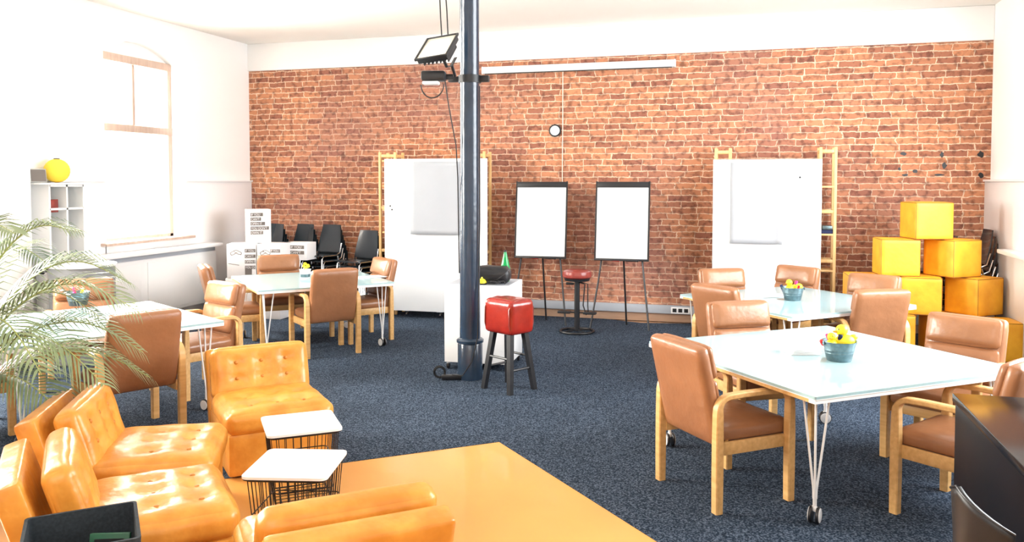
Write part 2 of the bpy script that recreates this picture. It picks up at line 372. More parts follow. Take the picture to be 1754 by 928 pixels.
# wainscot panels, thin ledge on top
struct(B('wainscot').box((XL + .012, 10.2, .93), (.024, 1.55, 1.86), bev=.003).box((XL + .025, 10.2, 1.87), (.05, 1.56, .02)).box((XL + .012, 8.7, .55), (.024, 1.45, 1.08)).box((XL + .012, 7.38, .93), (.024, 1.22, 1.86), bev=.003).box((XL + .025, 7.38, 1.87), (.05, 1.22, .02)).build('trim_2'))
struct(B('wainscot').box((XR - .03, 10.05, .93), (.06, 1.85, 1.86), bev=.004).box((XR - .04, 10.05, 1.875), (.08, 1.85, .025)).build('trim_4'))
struct(B('white').box((XR - .12, 8.7, 1.12), (.18, 2.3, .045), bev=.008).build('trim_5'))
# window
wf = B('frame'); X = XL - .20; ya, yb = 8.02, 9.40
for y in (ya + .035, yb - .035): wf.box((X, y, 2.27), (.09, .07, 2.34), bev=.008)
wf.box((X, (ya + yb) / 2, 3.39), (.10, yb - ya, .10), bev=.008).box((X, (ya + yb) / 2, 1.135), (.09, yb - ya, .07), bev=.008)
wf.box((X, (ya + yb) / 2, 2.53), (.11, yb - ya, .095), bev=.008)
wf.box((X, (ya + yb) / 2, 2.96), (.06, .045, .80), bev=.006)
win = struct(wf.build('window_1'))
struct(B('frame').box((XL + .01, 8.71, 1.115), (.20, 1.62, .035), bev=.008).build('window_sill', win))
struct(B('glass').box((X, (ya + yb) / 2, 2.26), (.008, yb - ya - .14, 2.2)).build('pane', win))
# white plaster tympanum behind the arch above the frame
struct(B('plaster').box((X - .02, (ya + yb) / 2, 3.53), (.05, yb - ya, .24)).build('arch_panel', win))
wf = B('white')
for y in (3.65, 4.6, 5.55): wf.box((XL - .2, y, 2.27), (.09, .07, 2.34))
wf.box((XL - .2, 4.6, 3.4), (.09, 2.0, .08)).box((XL - .2, 4.6, 1.13), (.09, 2.0, .07)); struct(wf.build('window_2'))
# heating cover along the left wall
rc = thing('radiator_cover', 'long white radiator cover with overhanging top along the left wall', 'radiator cover', (XL + .05, 8.45, 0))
B('white').box((.10, -.05, .985), (.24, 3.0, .05), bev=.008).build('top_board', rc)
B('white').box((.07, -.05, .55), (.14, 2.9, .70), bev=.006).box((.145, -.75, .55), (.01, 1.30, .62), bev=.003).box((.145, .70, .55), (.01, 1.35, .62), bev=.003).build('front_panel', rc)
B('trunk').box((.06, -.05, .915), (.12, 2.9, .07)).build('air_gap', rc)

# ------------------------------------------------------------------ pole
pl = thing('iron_column', 'dark blue cast iron column rising from the carpet to the ceiling', 'column', (-2.50, 7.28, 0))
B('pole').lathe([(.118, 0), (.118, .335), (.112, .345)], 32).build('plinth', pl)
B('pole').lathe([(.112, .345), (.128, .350), (.130, .372), (.115, .385), (.100, .392)], 32).build('collar', pl)
B('pole').lathe([(.099, .39), (.092, 1.5), (.090, 3.60), (.12, 3.66), (.12, 3.72), (.10, 3.76), (.14, ZC)], 32).build('shaft', pl)
for zc, nm in ((2.82, 'clamp'),):
    B('black').lathe([(.094, -.035), (.108, -.035), (.108, .035), (.094, .035)], 24, (0, 0, zc)).box((.14, .0, zc), (.10, .05, .06), bev=.005).box((-.14, -.02, zc), (.12, .05, .05), bev=.005).build(nm, pl)

# ------------------------------------------------------------------ tan armchair
def soft_back(T):
    pass
def make_armchair():
    t = thing('armchair', '', 'chair')
    W, yl = .285, .255
    for sx in (-1, 1):
        for sy in (-1, 1):
            B('birch').ribbon([(sx * W, sy * yl, z) for z in (0, .2, .40, .56)], .052, [.048, .052, .052, .046]).build('leg', t)
        pts = []; r = .075; zt = .655
        for k in range(7):
            a = R(180 - 90 * k / 6); pts.append((sx * W, -yl + r + r * math.cos(a), zt - r + r * math.sin(a)))
        for y in (-.08, 0, .08): pts.append((sx * W, y, zt + .004))
        for k in range(7):
            a = R(90 - 90 * k / 6); pts.append((sx * W, yl - r + r * math.cos(a), zt - r + r * math.sin(a)))
        pts = [(sx * W, -yl, .56)] + pts + [(sx * W, yl, .56)]
        n = len(pts); th = [.046 - .014 * min(1, min(i, n - 1 - i) / 4) for i in range(n)]
        B('birch').ribbon(pts, .052, th).build('armrest', t)
        B('birch').box((sx * .262, 0, .352), (.024, .47, .075), bev=.006).build('side_rail', t)
    B('birch').box((0, .235, .345), (.52, .024, .065), bev=.006).build('front_rail', t)
    B('birch').box((0, -.165, .375), (.50, .024, .05), bev=.006).build('rear_rail', t)
    s = B('tan').puff((0, .02, .425), (.505, .52, .095), .032, .018, 8, wr=.003)
    s.build('seat', t)
    # backrest, leaning back 14 degrees, in a local frame: X width, Y along height, Z forward
    lean = R(13)
    fw = Vector((0, math.cos(lean), math.sin(lean))); upv = Vector((0, -math.sin(lean), math.cos(lean)))
    Tb = Matrix(((1, 0, 0, 0), (0, upv.y, fw.y, 0), (0, upv.z, fw.z, 0), (0, 0, 0, 1)))
    Tb = Matrix.Translation((0, -.205, .365)) @ Matrix(((-1, 0, 0, 0), (0, upv.y, fw.y, 0), (0, upv.z, fw.z, 0), (0, 0, 0, 1)))
    b = B('tan').puff((0, .292, 0), (.515, .585, .085), .036, .006, 8, T=Tb).build('backrest', t)
    B('tan').puff((0, .475, .052), (.475, .195, .055), .027, .016, 8, wr=.003, T=Tb, seed=3).build('headrest', b)
    B('tan').puff((0, .25, .046), (.475, .235, .04), .02, .012, 8, wr=.002, T=Tb, seed=5).build('back_cushion', b)
    return t
arm0 = make_armchair(); arm_used = False
G1, G2, G3, G4 = ('tan armchairs around the table nearest on the right', 'tan armchairs around the far right table', 'tan armchairs around the far left table', 'tan armchairs around the near left table')
arms = [
 (-.12, 5.05, 39, 'leftmost tan armchair of the near right table, back to us, legs fully in view', G1),
 (.10, 6.28, -60, 'pink-glaring tan armchair facing the camera behind the far left edge of the near right table', G1),
 (1.30, 6.02, -124, 'tan armchair facing us between the near right table and the yellow cube stack', G1),
 (1.20, 5.02, 142, 'tan armchair partly hidden behind the black counter at the right edge', G1),
 (-.06, 7.72, 50, 'tan armchair with its back to us at the left corner of the far right table', G2),
 (-.10, 8.68, -62, 'tan armchair facing us with pale glaring headrest, left end of the far right table', G2),
 (.36, 9.20, -128, 'tan armchair just in front of the right whiteboard, behind the far right table', G2),
 (1.08, 8.53, -120, 'tan armchair headrest between the pine shelf and the yellow cubes, far right table', G2),
 (.985, 7.85, 116, 'tan armchair seen from behind between the two right tables, before the yellow cubes', G2),
 (-4.42, 7.98, 139, 'tan armchair seen squarely from behind at the far left table', G3),
 (-5.48, 8.83, -52, 'tan armchair facing us across the far left table, in front of the white cartons', G3),
 (-4.39, 8.80, -130, 'tan armchair at the right end of the far left table, beside the left whiteboard', G3),
 (-5.52, 7.93, 42, 'tan armchair seen edge-on at the left end of the far left table', G3),
 (-4.72, 6.20, -113, 'white-glaring tan armchair facing the near left table, just behind the buttoned orange chair', G4),
 (-4.38, 4.985, 151, 'large tan armchair back at the near left table, closest to the orange lounge chairs', G4),
 (-5.88, 6.10, -52, 'tan armchair behind the near left table, half hidden by palm fronds', G4),
 (-5.55, 4.62, 61, 'tan armchair at the left picture edge behind the palm, only an arm in view', G4),
]
for i, (x, y, phi, lab, g) in enumerate(arms):
    o = arm0 if i == 0 else copy_tree(arm0)
    o.location = (x, y, .004); o.rotation_euler[2] = R(phi - 90); o['label'] = lab; o['group'] = g

# ------------------------------------------------------------------ rolling tables
def make_table(s):
    t = thing('table', '', 'table')
    B('laminate').slab(rrect(s, s, .012, 3), .716, .732).build('tabletop', t)
    mb = B('birch').box((0, 0, .704), (s - .004, s - .10, .024))
    mb.m('white')
    for sg in (-1, 1): mb.box((0, sg * (s / 2 - .026), .704), (s - .004, .048, .024))
    mb.build('edge_band', t)
    B('white').slab(rrect(s + .002, s + .002, .012, 3), .712, .7165).build('top_lipping', t)
    for sx in (-1, 1):
        for sy in (-1, 1):
            cx, cy = sx * (s / 2 - .13), sy * (s / 2 - .13); ox, oy = cx + sx * .055, cy + sy * .055
            L = B('white')
            L.box((cx, cy, .688), (.15, .15, .008), bev=.003)
            bot = Vector((cx + sx * .02, cy + sy * .02, .135))
            for dx, dy in ((sx * .055, sy * .055), (-sx * .05, sy * .045), (sx * .045, -sy * .05)):
                top = Vector((cx + dx, cy + dy, .686))
                L.tube([top, bot + Vector((dx * .12, dy * .12, .05)), bot + Vector((dx * .1, dy * .1, 0))], .0065, 8)
            L.tube([bot + Vector((0, 0, .03)), bot - Vector((0, 0, .06))], .011, 10)
            leg = L.build('leg', t)
            c = B('white'); ax = Vector((1, 0, 0)); bx, by = bot.x, bot.y
            rm = Matrix.Translation((bx, by, .0465)) @ Matrix.Rotation(R(sx * 35 + sy * 20), 4, 'Z') @ Matrix.Rotation(R(90), 4, 'Y')
            for off in (-.019, .019):
                c.m('steel').lathe([(.042, off - .008), (.0455, off - .005), (.0455, off + .005), (.042, off + .008)], 24, T=rm)
                sg = 1 if off > 0 else -1
                c.m('white').lathe([(.039, off + sg * .0082), (.039, off + sg * .0115), (.03, off + sg * .014)], 20, T=rm)
            c.m('white').box((bx, by, .08), (.018, .03, .03), bev=.004)
            c.build('caster', leg)
    return t
tables = [
 (.49, 5.67, 38.5, 1.63, 'large square white table nearest on the right, with zinc bucket and notepad on it'),
 (.44, 8.25, 41.5, 1.52, 'square white table farther back on the right, in front of the right whiteboard'),
 (-4.85, 8.43, 45, 1.50, 'white table farther back on the left, in front of the stacked black chairs'),
 (-5.12, 5.40, 61, 1.55, 'white table nearest on the left, partly behind the palm fronds'),
]
for x, y, a, s, lab in tables:
    t = make_table(s); t.location = (x, y, .004); t.rotation_euler[2] = R(a); t['label'] = lab; t['group'] = 'white rolling tables'
ZT = .737

# ------------------------------------------------------------------ orange lounge chairs
def make_lounge():
    t = thing('lounge_chair', '', 'lounge chair')
    W, D = .68, .78
    B('orange').puff((0, 0, .145), (W - .02, D - .04, .27), .018, .002, 6).build('base', t)
    tf = [(x, y) for x in (-.17, 0, .17) for y in (-.02, .17)]
    s = B('orange').puff((0, .085, .345), (W, D - .15, .15), .06, .028, 26, tufts=[(x, y) for x, y in tf], tdepth=.028, tw=.05, wr=.0045, seed=2).build('seat_cushion', t)
    for x, y in tf: B('seam2').sphere((x, y + .085, .422), .013, sc=(1, 1, .5), u=8, v=6).build('button', s)
    lean = R(17)
    fw = Vector((0, math.cos(lean), math.sin(lean))); up = Vector((0, -math.sin(lean), math.cos(lean)))
    def TT(y, z): return Matrix.Translation((0, y, z)) @ Matrix(((-1, 0, 0, 0), (0, up.y, fw.y, 0), (0, up.z, fw.z, 0), (0, 0, 0, 1)))
    Tf = TT(-.33, .15)
    B('orange').puff((0, .265, -.01), (W - .01, .545, .11), .022, .004, 7, T=Tf).build('back_frame', t)
    Tc = TT(-.22, .37)
    tb = [(x, y) for x in (-.17, 0, .17) for y in (-.045, .065)]
    c = B('orange').puff((0, .165, 0), (W - .02, .355, .13), .05, .022, 26, tufts=tb, tdepth=.03, tw=.045, wr=.003, seed=4, T=Tc)
    c = c.build('back_cushion', t)
    for x, y in tb: B('seam2').sphere((x, y + .165, .062), .013, sc=(1, 1, .6), u=8, v=6, T=Tc).build('button', c)
    return t
l0 = make_lounge()
lounges = [(-3.11, 4.84, -45, 'orange buttoned leather lounge chair standing farthest back, behind the white wire tables'),
 (-3.18, 3.73, 29, 'orange leather lounge chair in the left row, the farther of the two side by side'),
 (-2.67, 3.08, 44, 'orange leather lounge chair in the left row, nearer one behind the charcoal bin'),
 (-1.60, 2.93, 131, 'orange leather lounge chair in the foreground, its back turned to us')]
for i, (x, y, phi, lab) in enumerate(lounges):
    o = l0 if i == 0 else copy_tree(l0)
    o.location = (x, y, .004); o.rotation_euler[2] = R(phi - 90); o['label'] = lab; o['group'] = 'orange lounge chairs'

# ------------------------------------------------------------------ wire side tables
def make_side():
    t = thing('side_table', '', 'side table')
    mb = B('white'); mb.slab(rrect(.42, .42, .035, 5), .437, .450); mb.build('tabletop', t)
    mb = B('black'); mb.slab(rrect(.415, .415, .035, 5), .430, .437); mb.build('top_rim', t)
    mb = B('black'); top = rrect(.385, .385, .03, 4); 
    def ring(s, z, r=.0035): mb.tube([(x, y, z) for x, y in rrect(s, s, .03, 4)], r, 6, closed=True)
    ring(.385, .425, .0045); ring(.35, .24); ring(.315, .02, .0045); ring(.325, .10)
    for k in range(8):
        u = -.16 + .32 * k / 7
        for (ax) in (0, 1):
            for sg in (-1, 1):
                a = (u, sg * .192); b = (u * .82, sg * .157)
                if ax: a = a[::-1]; b = b[::-1]
                mb.tube([(a[0], a[1], .428), (b[0], b[1], .018)], .0026, 5)
    for k in range(6):
        u = -.12 + .24 * k / 5
        mb.tube([(u, -.155, .018), (u, .155, .018)], .0024, 5); mb.tube([(-.155, u, .018), (.155, u, .018)], .0024, 5)
    mb.build('wire_basket', t)
    return t
s0 = make_side()
s0.location = (-2.50, 4.22, .005); s0.rotation_euler[2] = R(38); s0['label'] = 'white topped wire side table standing in front of the farthest orange lounge chair'
s1 = copy_tree(s0); s1.location = (-2.16, 3.60, .005); s1.rotation_euler[2] = R(13)
s1['label'] = 'white topped wire side table nearer to us, just behind the foreground orange chair back'
for o in (s0, s1): o['group'] = 'wire side tables'

# ------------------------------------------------------------------ red pommel stool
t = thing('leather_stool', 'bright red leather box stool on splayed dark wooden legs beside the iron column', 'stool', (-2.035, 7.00, .004), -30)
B('red').puff((0, 0, .665), (.36, .29, .30), .04, .010, 14, taper=0).build('seat', t)
mb = B('oxblood')
for sx in (-1, 1):
    pts = []
    for yy, zz in [(-.13, .535), (-.15, .60), (-.150, .74), (-.11, .806), (0, .82), (.11, .806), (.150, .74), (.15, .60), (.13, .535)]: pts.append((sx * .155, yy, zz))
    mb.tube(pts, .006, 6)
mb.build('piping', t)
for sx in (-1, 1):
    for sy in (-1, 1):
        mb = B('blackwood'); rg = []
        for f in (0, .5, 1):
            z = .54 * (1 - f); x = sx * (.105 + .065 * f); y = sy * (.085 + .065 * f); q = .024 - .003 * f
            rg.append([(x - q, y - q, z), (x + q, y - q, z), (x + q, y + q, z), (x - q, y + q, z)])
        mb.loft(rg); mb.build('leg', t)
for a, b in (((-.15, -.13, .20), (-.15, .13, .20)), ((.15, -.13, .20), (.15, .13, .20)), ((-.145, -.125, .30), (.145, -.125, .30)), ((-.145, .125, .30), (.145, .125, .30))):
    B('blackwood').tube([a, b], .011, 8).build('stretcher', t)

# ------------------------------------------------------------------ round stool
t = thing('round_stool', 'round oxblood leather pedestal stool with a black ring base before the easels', 'stool', (-1.995, 9.87, .004))
B('oxblood').lathe([(.05, .675), (.16, .675), (.178, .69), (.182, .72), (.172, .755), (.14, .772), (.0, .775)], 32).build('seat', t)
B('black').lathe([(.05, .64), (.15, .64), (.16, .672), (.05, .674)], 28).build('seat_ring', t)
B('black').lathe([(.034, .02), (.034, .64)], 16).box((-.09, 0, .60), (.10, .03, .03), bev=.006).build('post', t)
mb = B('black'); mb.tube([(.205 * math.cos(a), .205 * math.sin(a), .016) for a in [2 * math.pi * k / 36 for k in range(36)]], .014, 8, closed=True)
for k in range(4):
    a = math.pi / 4 + k * math.pi / 2; mb.tube([(0, 0, .03), (.2 * math.cos(a), .2 * math.sin(a), .018)], .011, 6)
mb.build('base', t)
mb = B('steel'); mb.tube([(.03, -.02, .62), (.10, -.02, .60), (.08, -.02, .34), (.12, -.02, .22)], .008, 6).tube([(.03, .02, .62), (.13, .02, .60), (.13, .02, .34), (.14, .02, .22)], .007, 6); mb.build('gas_lever', t)
mb = B('black'); mb.box((-.16, 0, .245), (.16, .09, .03), bev=.008).box((.16, 0, .245), (.16, .09, .03), bev=.008).tube([(-.1, 0, .245), (.1, 0, .245)], .010, 8); mb.build('footrest', t)

# ------------------------------------------------------------------ counter and things on it
t = thing('rolling_counter', 'white rolling counter standing behind the iron column', 'counter', (-2.55, 7.87, .004), 3)
cw, cdp = .66, .60
B('white').box((0, 0, .458), (cw, cdp, .77), bev=.006).build('cabinet', t)
B('trunk').box((0, 0, .8445), (cw - .03, cdp - .03, .003)).build('top_mat', t)
for sx in (-1, 1):
    for sy in (-1, 1):
        mb = B('white'); mb.box((sx * .3, sy * .26, .065), (.03, .03, .02)); mb.m('blackwood').lathe([(.02, -.012), (.03, -.01), (.03, .01), (.02, .012)], 14, T=Matrix.Translation((sx * .3, sy * .26, .031)) @ Matrix.Rotation(R(90), 4, 'Y')); mb.build('caster', t)
zc = .851
t = thing('equipment_bag', 'shapeless black equipment bag lying on the white counter', 'bag', (-2.47, 7.82, zc), 10)
B('black').puff((0, 0, .075), (.40, .24, .15), .05, .02, 10, wr=.008).build('body', t)
mb = B('steel'); mb.tube([(.05 + .10 * math.cos(a), -.10, .08 + .06 * math.sin(a)) for a in [R(q) for q in range(0, 200, 20)]], .006, 6); mb.tube([(-.02, -.12, .03), (.08, -.14, .04), (.16, -.13, .10), (.2, -.08, .14)], .005, 6); mb.build('strap', t)
t = thing('bottle', 'green glass bottle with cone neck and pale label on the white counter', 'bottle', (-2.345, 7.93, zc))
B('green').lathe([(.040, .0), (.043, .01), (.043, .115), (.052, .12), (.052, .135), (.045, .15), (.026, .24), (.013, .30), (.0125, .31)], 20).build('glass', t)
B('oxblood').lathe([(.0438, .015), (.0438, .105)], 20, cap=False).build('contents_label', t)
B('white').box((.036, -.03, .06), (.016, .012, .09), bev=.004).build('paper_label', t)
B('black').lathe([(.0138, .30), (.0138, .318), (.0, .32)], 14).build('cap', t)
t = thing('service_bell', 'small yellow dome on a black dish at the front of the white counter', 'bell', (-2.50, 7.645, zc))
B('black').lathe([(.0, .0), (.048, .0), (.05, .012), (.0, .014)], 20).build('dish', t)
B('yellow').lathe([(.045, .014), (.042, .03), (.028, .048), (.008, .058), (.006, .072), (0, .074)], 20).build('dome', t)
mb = B('black'); rr = random.Random(3)
pts = [(-2.36 + .09 * math.cos(a * 1.0) * (1 - a / 26), 7.66 + .045 * math.sin(a * 1.3), zc + .012 + .02 * abs(math.sin(a * 2.1))) for a in [k * .35 for k in range(50)]]
tag(mb.tube(pts, .0065, 6).build('cable_heap'), 'tangled black cable beside the yellow bell on the white counter', 'cable')

# cable on the pole foot
t = thing('power_strip', 'black power strip with coiled cable at the foot of the iron column', 'power strip', (-2.64, 7.17, .004), 20)
B('black').box((0, 0, .025), (.20, .055, .045), bev=.01).build('body', t)
mb = B('cable'); mb.tube([(-.12 + .055 * math.cos(a), .05, .065 + .055 * math.sin(a)) for a in [2 * math.pi * k / 24 for k in range(24)]], .006, 6, closed=True); mb.tube([(-.12 + .045 * math.cos(a), .06, .060 + .045 * math.sin(a)) for a in [2 * math.pi * k / 24 for k in range(24)]], .006, 6, closed=True); mb.build('cable', t)
pcx, pcy = -2.50, 7.28
cbl = [(-2.64, 7.16, .05), (-2.52, 7.12, .06), (-2.43, 7.13, .20), (-2.385, 7.16, .42), (-2.39, 7.20, .7), (-2.398, 7.235, 1.0)] + [(-2.392 - .0, 7.25, z) for z in (1.5, 2.2, 2.75)]
tag(B('cable').tube(cbl, .006, 6).build('power_cable'), 'thin black cable running down the right side of the iron column', 'cable')
tag(B('cable').tube([(-2.66, 7.05, 2.80), (-2.64, 7.10, 2.55), (-2.60, 7.18, 2.2), (-2.598, 7.22, 1.9), (-2.603, 7.26, 1.25), (-2.603, 7.27, 1.0)], .006, 6).build('power_cable'), 'black cable hanging from the floodlight down the left side of the column', 'cable')
tag(B('cable').tube([(-2.66, 7.0, 3.03), (-2.68, 7.0, 3.35), (-2.70, 7.02, 3.65), (-2.70, 7.02, ZC)], .006, 6).build('ceiling_cable'), 'left one of two thin black cables from ceiling to floodlight', 'cable', 'cables from ceiling to floodlight')
tag(B('cable').tube([(-2.61, 7.02, 3.05), (-2.63, 7.03, 3.4), (-2.66, 7.05, 3.7), (-2.66, 7.05, ZC)], .006, 6).build('ceiling_cable'), 'right one of two thin black cables from ceiling to floodlight', 'cable', 'cables from ceiling to floodlight')

# floodlight, tilted up, with bracket and small device beneath
t = thing('floodlight', 'black floodlight tilted upwards on a bracket on the iron column', 'floodlight', (-2.66, 6.85, 3.06))
_r = Vector((math.cos(R(16)), math.sin(R(16)), 0)); _d = Vector((-math.sin(R(16)), math.cos(R(16)), 0)); _u = Vector((0, 0, 1))
e1 = (_r * .26 + _u * .024 - _d * .11).normalized(); e2 = _r * .17 + _u * .17 + _d * .13; e2 = (e2 - e1 * e2.dot(e1)).normalized(); e3 = e1.cross(e2)
Tf = Matrix(((e1.x, e2.x, e3.x, 0), (e1.y, e2.y, e3.y, 0), (e1.z, e2.z, e3.z, 0), (0, 0, 0, 1)))
B('black').box((0, 0, -.03), (.30, .33, .05), T=Tf, bev=.012).build('housing', t)
mb = B('black')
for sg in (-1, 1): mb.box((sg * .153, 0, 0), (.018, .36, .022), T=Tf, bev=.004); mb.box((0, sg * .171, 0), (.30, .018, .022), T=Tf, bev=.004)
mb.build('bezel', t)
B('lens').box((0, 0, .0), (.29, .325, .006), T=Tf, bev=.002).build('lens', t)
mb = B('black')
for k in range(7): mb.box((-.12 + .04 * k, 0, -.075), (.008, .24, .05), T=Tf)
mb.build('cooling_fins', t)
mb = B('steel'); T2 = Tf @ Matrix.Translation((.10, 0, 0))
mb.ribbon([(.07, -.10, -.02), (.07, -.10, -.16), (.07, -.02, -.20), (.07, .12, -.20)], .03, .008, T=Tf); mb.tube([Tf @ Vector((.07, .0, -.20)), Vector((.10, .20, -.235))], .014, 8); mb.build('bracket', t)
t = thing('camera_unit', 'small black and white device clamped beneath the floodlight', 'camera', (-2.74, 6.98, 2.80), 12)
B('black').box((0, 0, .02), (.22, .14, .09), bev=.02).build('body', t)
B('white').box((-.02, -.03, -.045), (.15, .10, .03), bev=.012).build('cover', t)
B('black').box((.11, .06, .02), (.12, .04, .05), bev=.006).build('mount', t)
tag(B('cable').tube([(-2.83 + .095 + .11 * math.cos(a), 6.93, 2.74 + .12 * math.sin(a)) for a in [R(180 + 12 * k) for k in range(16)]], .006, 6).build('cable_loop'), 'looped black cable drooping below the device under the floodlight', 'cable')

# ------------------------------------------------------------------ projection screen case with cord
t = thing('screen_case', 'long slim white projection screen case high on the brick wall', 'screen case', (-2.23, YB - .07, 3.405))
B('screenbar').box((0, 0, 0), (2.62, .10, .095), bev=.015).build('housing', t)
B('black').box((0, -.03, -.052), (2.56, .02, .010)).build('slot', t)
for sx in (-1, 1): B('plate').box((sx * 1.315, 0, 0), (.02, .105, .10), bev=.005).build('end_cap', t)
tag(B('cream').tube([(-2.42, YB - .03, 3.36), (-2.42, YB - .03, 2.6), (-2.425, YB - .03, 1.9), (-2.42, YB - .03, 1.5)], .006, 6).build('pull_cord'), 'thin pale cord hanging down the brick wall from the screen case', 'cord')
t = thing('wall_vent', 'small round white vent in the brick wall beside the pale cord', 'vent', (-2.53, YB - .01, 2.56))
Tv = Matrix.Rotation(R(90), 4, 'X')
B('black').lathe([(.055, .0), (.085, .0), (.088, .012), (.068, .016)], 12, T=Tv).build('rim', t)
B('white').lathe([(.066, .0), (.066, .018), (0, .02)], 18, T=Tv).build('cover', t)

# ------------------------------------------------------------------ boards, shelves, paper
def board(name, cx, y, w_, z0, z1, lab, rz, casters):
    t = thing(name, lab, 'whiteboard', (cx, y, 0), rz)
    B('board').box((0, 0, (z0 + z1) / 2), (w_, .03, z1 - z0), bev=.004).build('panel', t)
    for x, z in ((-w_ / 2 + .11, 1.48), (-w_ / 2 + .085, 1.53)) if casters else ((w_ / 2 - .25, z1 - .22),): B('black').sphere((x, -.0155, z), .012, sc=(1, .3, 1), u=8, v=6).build('hole', t)
    if casters:
        for sx in (-.62, .05, .62):
            c = B('white'); c.box((sx * w_ * .5, .1, z0 - .0), (.09, .10, .03), bev=.005); c.m('chrome').lathe([(.02, -.012), (.03, -.01), (.03, .01), (.02, .012)], 12, T=Matrix.Translation((sx * w_ * .5, .1, .037)) @ Matrix.Rotation(R(90), 4, 'Y')); c.box((sx * w_ * .5, .1, .06), (.012, .03, .06)); c.build('caster', t)
    return t
board('whiteboard', -4.03, 10.30, 1.46, .10, 2.17, 'huge plain whiteboard left of the iron column, covering a pine shelf', 1.5, True)
board('whiteboard', .235, 10.47, 1.27, .005, 2.135, 'huge plain whiteboard on the right, covering a pine shelf', 0, False)
def shelf(lab, x0, x1, y, posts, zt, levels):
    t = thing('shelf_unit', lab, 'shelf', (0, y, 0))
    for (xa, xb) in posts:
        fr = MB().m('pine')
        for yy in (0.03, .29):
            for x in (xa, xb): fr.box((x, yy, zt / 2), (.036, .036, zt), bev=.004)
            for z in (.12, .9, 1.5, zt - .05): fr.box(((xa + xb) / 2, yy, z), (abs(xb - xa), .024, .04), bev=.003)
        for z in (.12, .9, 1.5, zt - .05):
            for x in (xa, xb): fr.box((x, .16, z), (.024, .25, .036))
        fr.build('ladder_frame', t)
    for z in levels: B('pine').box(((x0 + x1) / 2, .16, z), (x1 - x0, .29, .022), bev=.003).build('shelf_board', t)
    return t
shelf('tall pine shelf unit standing behind the left whiteboard', -4.90, -3.42, 10.47, ((-4.93, -4.70), (-3.64, -3.40)), 2.27, (.35, .75, 1.15, 1.47, 1.80, 2.15))
shelf('tall pine shelf unit with open side bays standing behind the right whiteboard', -.36, 1.02, 10.53, ((-.37, -.20), (.86, 1.03)), 2.28, (.32, .78, 1.22, 1.80))
B_ = thing('book', 'blue backed book lying on the pine shelf beside the right whiteboard', 'book', (.945, 10.66, 1.234))
B('white').box((0, 0, .022), (.13, .18, .036)).build('pages', B_); B('navy').box((0, 0, .045), (.135, .19, .010)).box((0, 0, .002), (.135, .19, .005)).box((0, -.094, .025), (.135, .006, .045)).build('cover', B_)
tag(B('zinc').box((.945, 10.62, 1.305), (.12, .16, .05), bev=.01).build('storage_box'), 'small blue grey box on top of the blue book on the pine shelf', 'box')
def hang_paper(cx, y, w_, z0, z1, lab, rz, curl):
    mb = B('paper'); bm = mb.bm; nx, nz = 12, 16; g = []
    for j in range(nz + 1):
        v = j / nz; row = []
        for i in range(nx + 1):
            u = i / nx
            d = .006 + curl * (max(0, u - .85) / .15) ** 2 * v * .9 + .012 * math.sin(v * 3) * math.sin(u * 5) * v + .02 * v ** 6
            row.append(bm.verts.new(((u - .5) * w_, -d, z1 - (z1 - z0) * v)))
        g.append(row)
    for j in range(nz):
        for i in range(nx): bm.faces.new((g[j][i], g[j][i + 1], g[j + 1][i + 1], g[j + 1][i]))
    o = mb.build('flipchart_sheet', loc=(cx, y, 0), rz=R(rz)); sm = o.modifiers.new('thick', 'SOLIDIFY'); sm.thickness = .0015
    return tag(o, lab, 'paper')
hang_paper(-4.02, 10.282, .70, 1.15, 2.13, 'big blank paper sheet hanging on the left whiteboard', 1.5, 0)
hang_paper(.115, 10.452, .61, 1.10, 2.10, 'big blank paper sheet with curled right edge on the right whiteboard', 0, .06)

# ------------------------------------------------------------------ easels
def easel(cx, y, lab, rz):
    t = thing('flipchart_easel', lab, 'easel', (cx, y, .004), rz)
    lean = R(7); T = Matrix.Translation((0, -.02, .86)) @ Matrix.Rotation(-lean, 4, 'X')
    B('white').box((0, 0, .50), (.66, .014, .97), T=T, bev=.003).build('writing_surface', t)
    mb = B('black')
    for x in (-.338, .338): mb.box((x, 0, .50), (.020, .026, 1.02), T=T, bev=.004)
    mb.box((0, -.004, .965), (.66, .034, .075), T=T, bev=.006).box((0, 0, .005), (.68, .028, .03), T=T, bev=.005); mb.build('frame', t)
    B('black').box((0, -.04, -.005), (.40, .06, .012), T=T, bev=.003).build('pen_tray', t)
    for dx in (-.11, .06, .13):
        B('redp' if dx < 0 else 'black').tube([(dx, -.05, .856), (dx + .09, -.05, .852)], .008, 8).build('marker', t)
    for x0, x1, yy in ((-.25, -.37, -.16), (.25, .37, -.16), (.02, .04, .20)):
        B('black').tube([(x0, .03, .95), (x0 * .6 + x1 * .4, .03 + (yy) * .35, .55), (x1, yy, .0)], .012, 8).build('leg', t)
    return t
easel(-2.60, 10.42, 'black framed flipchart easel directly right of the iron column', 2)
easel(-1.52, 10.36, 'black framed flipchart easel farther right, between round stool and right whiteboard', 0)

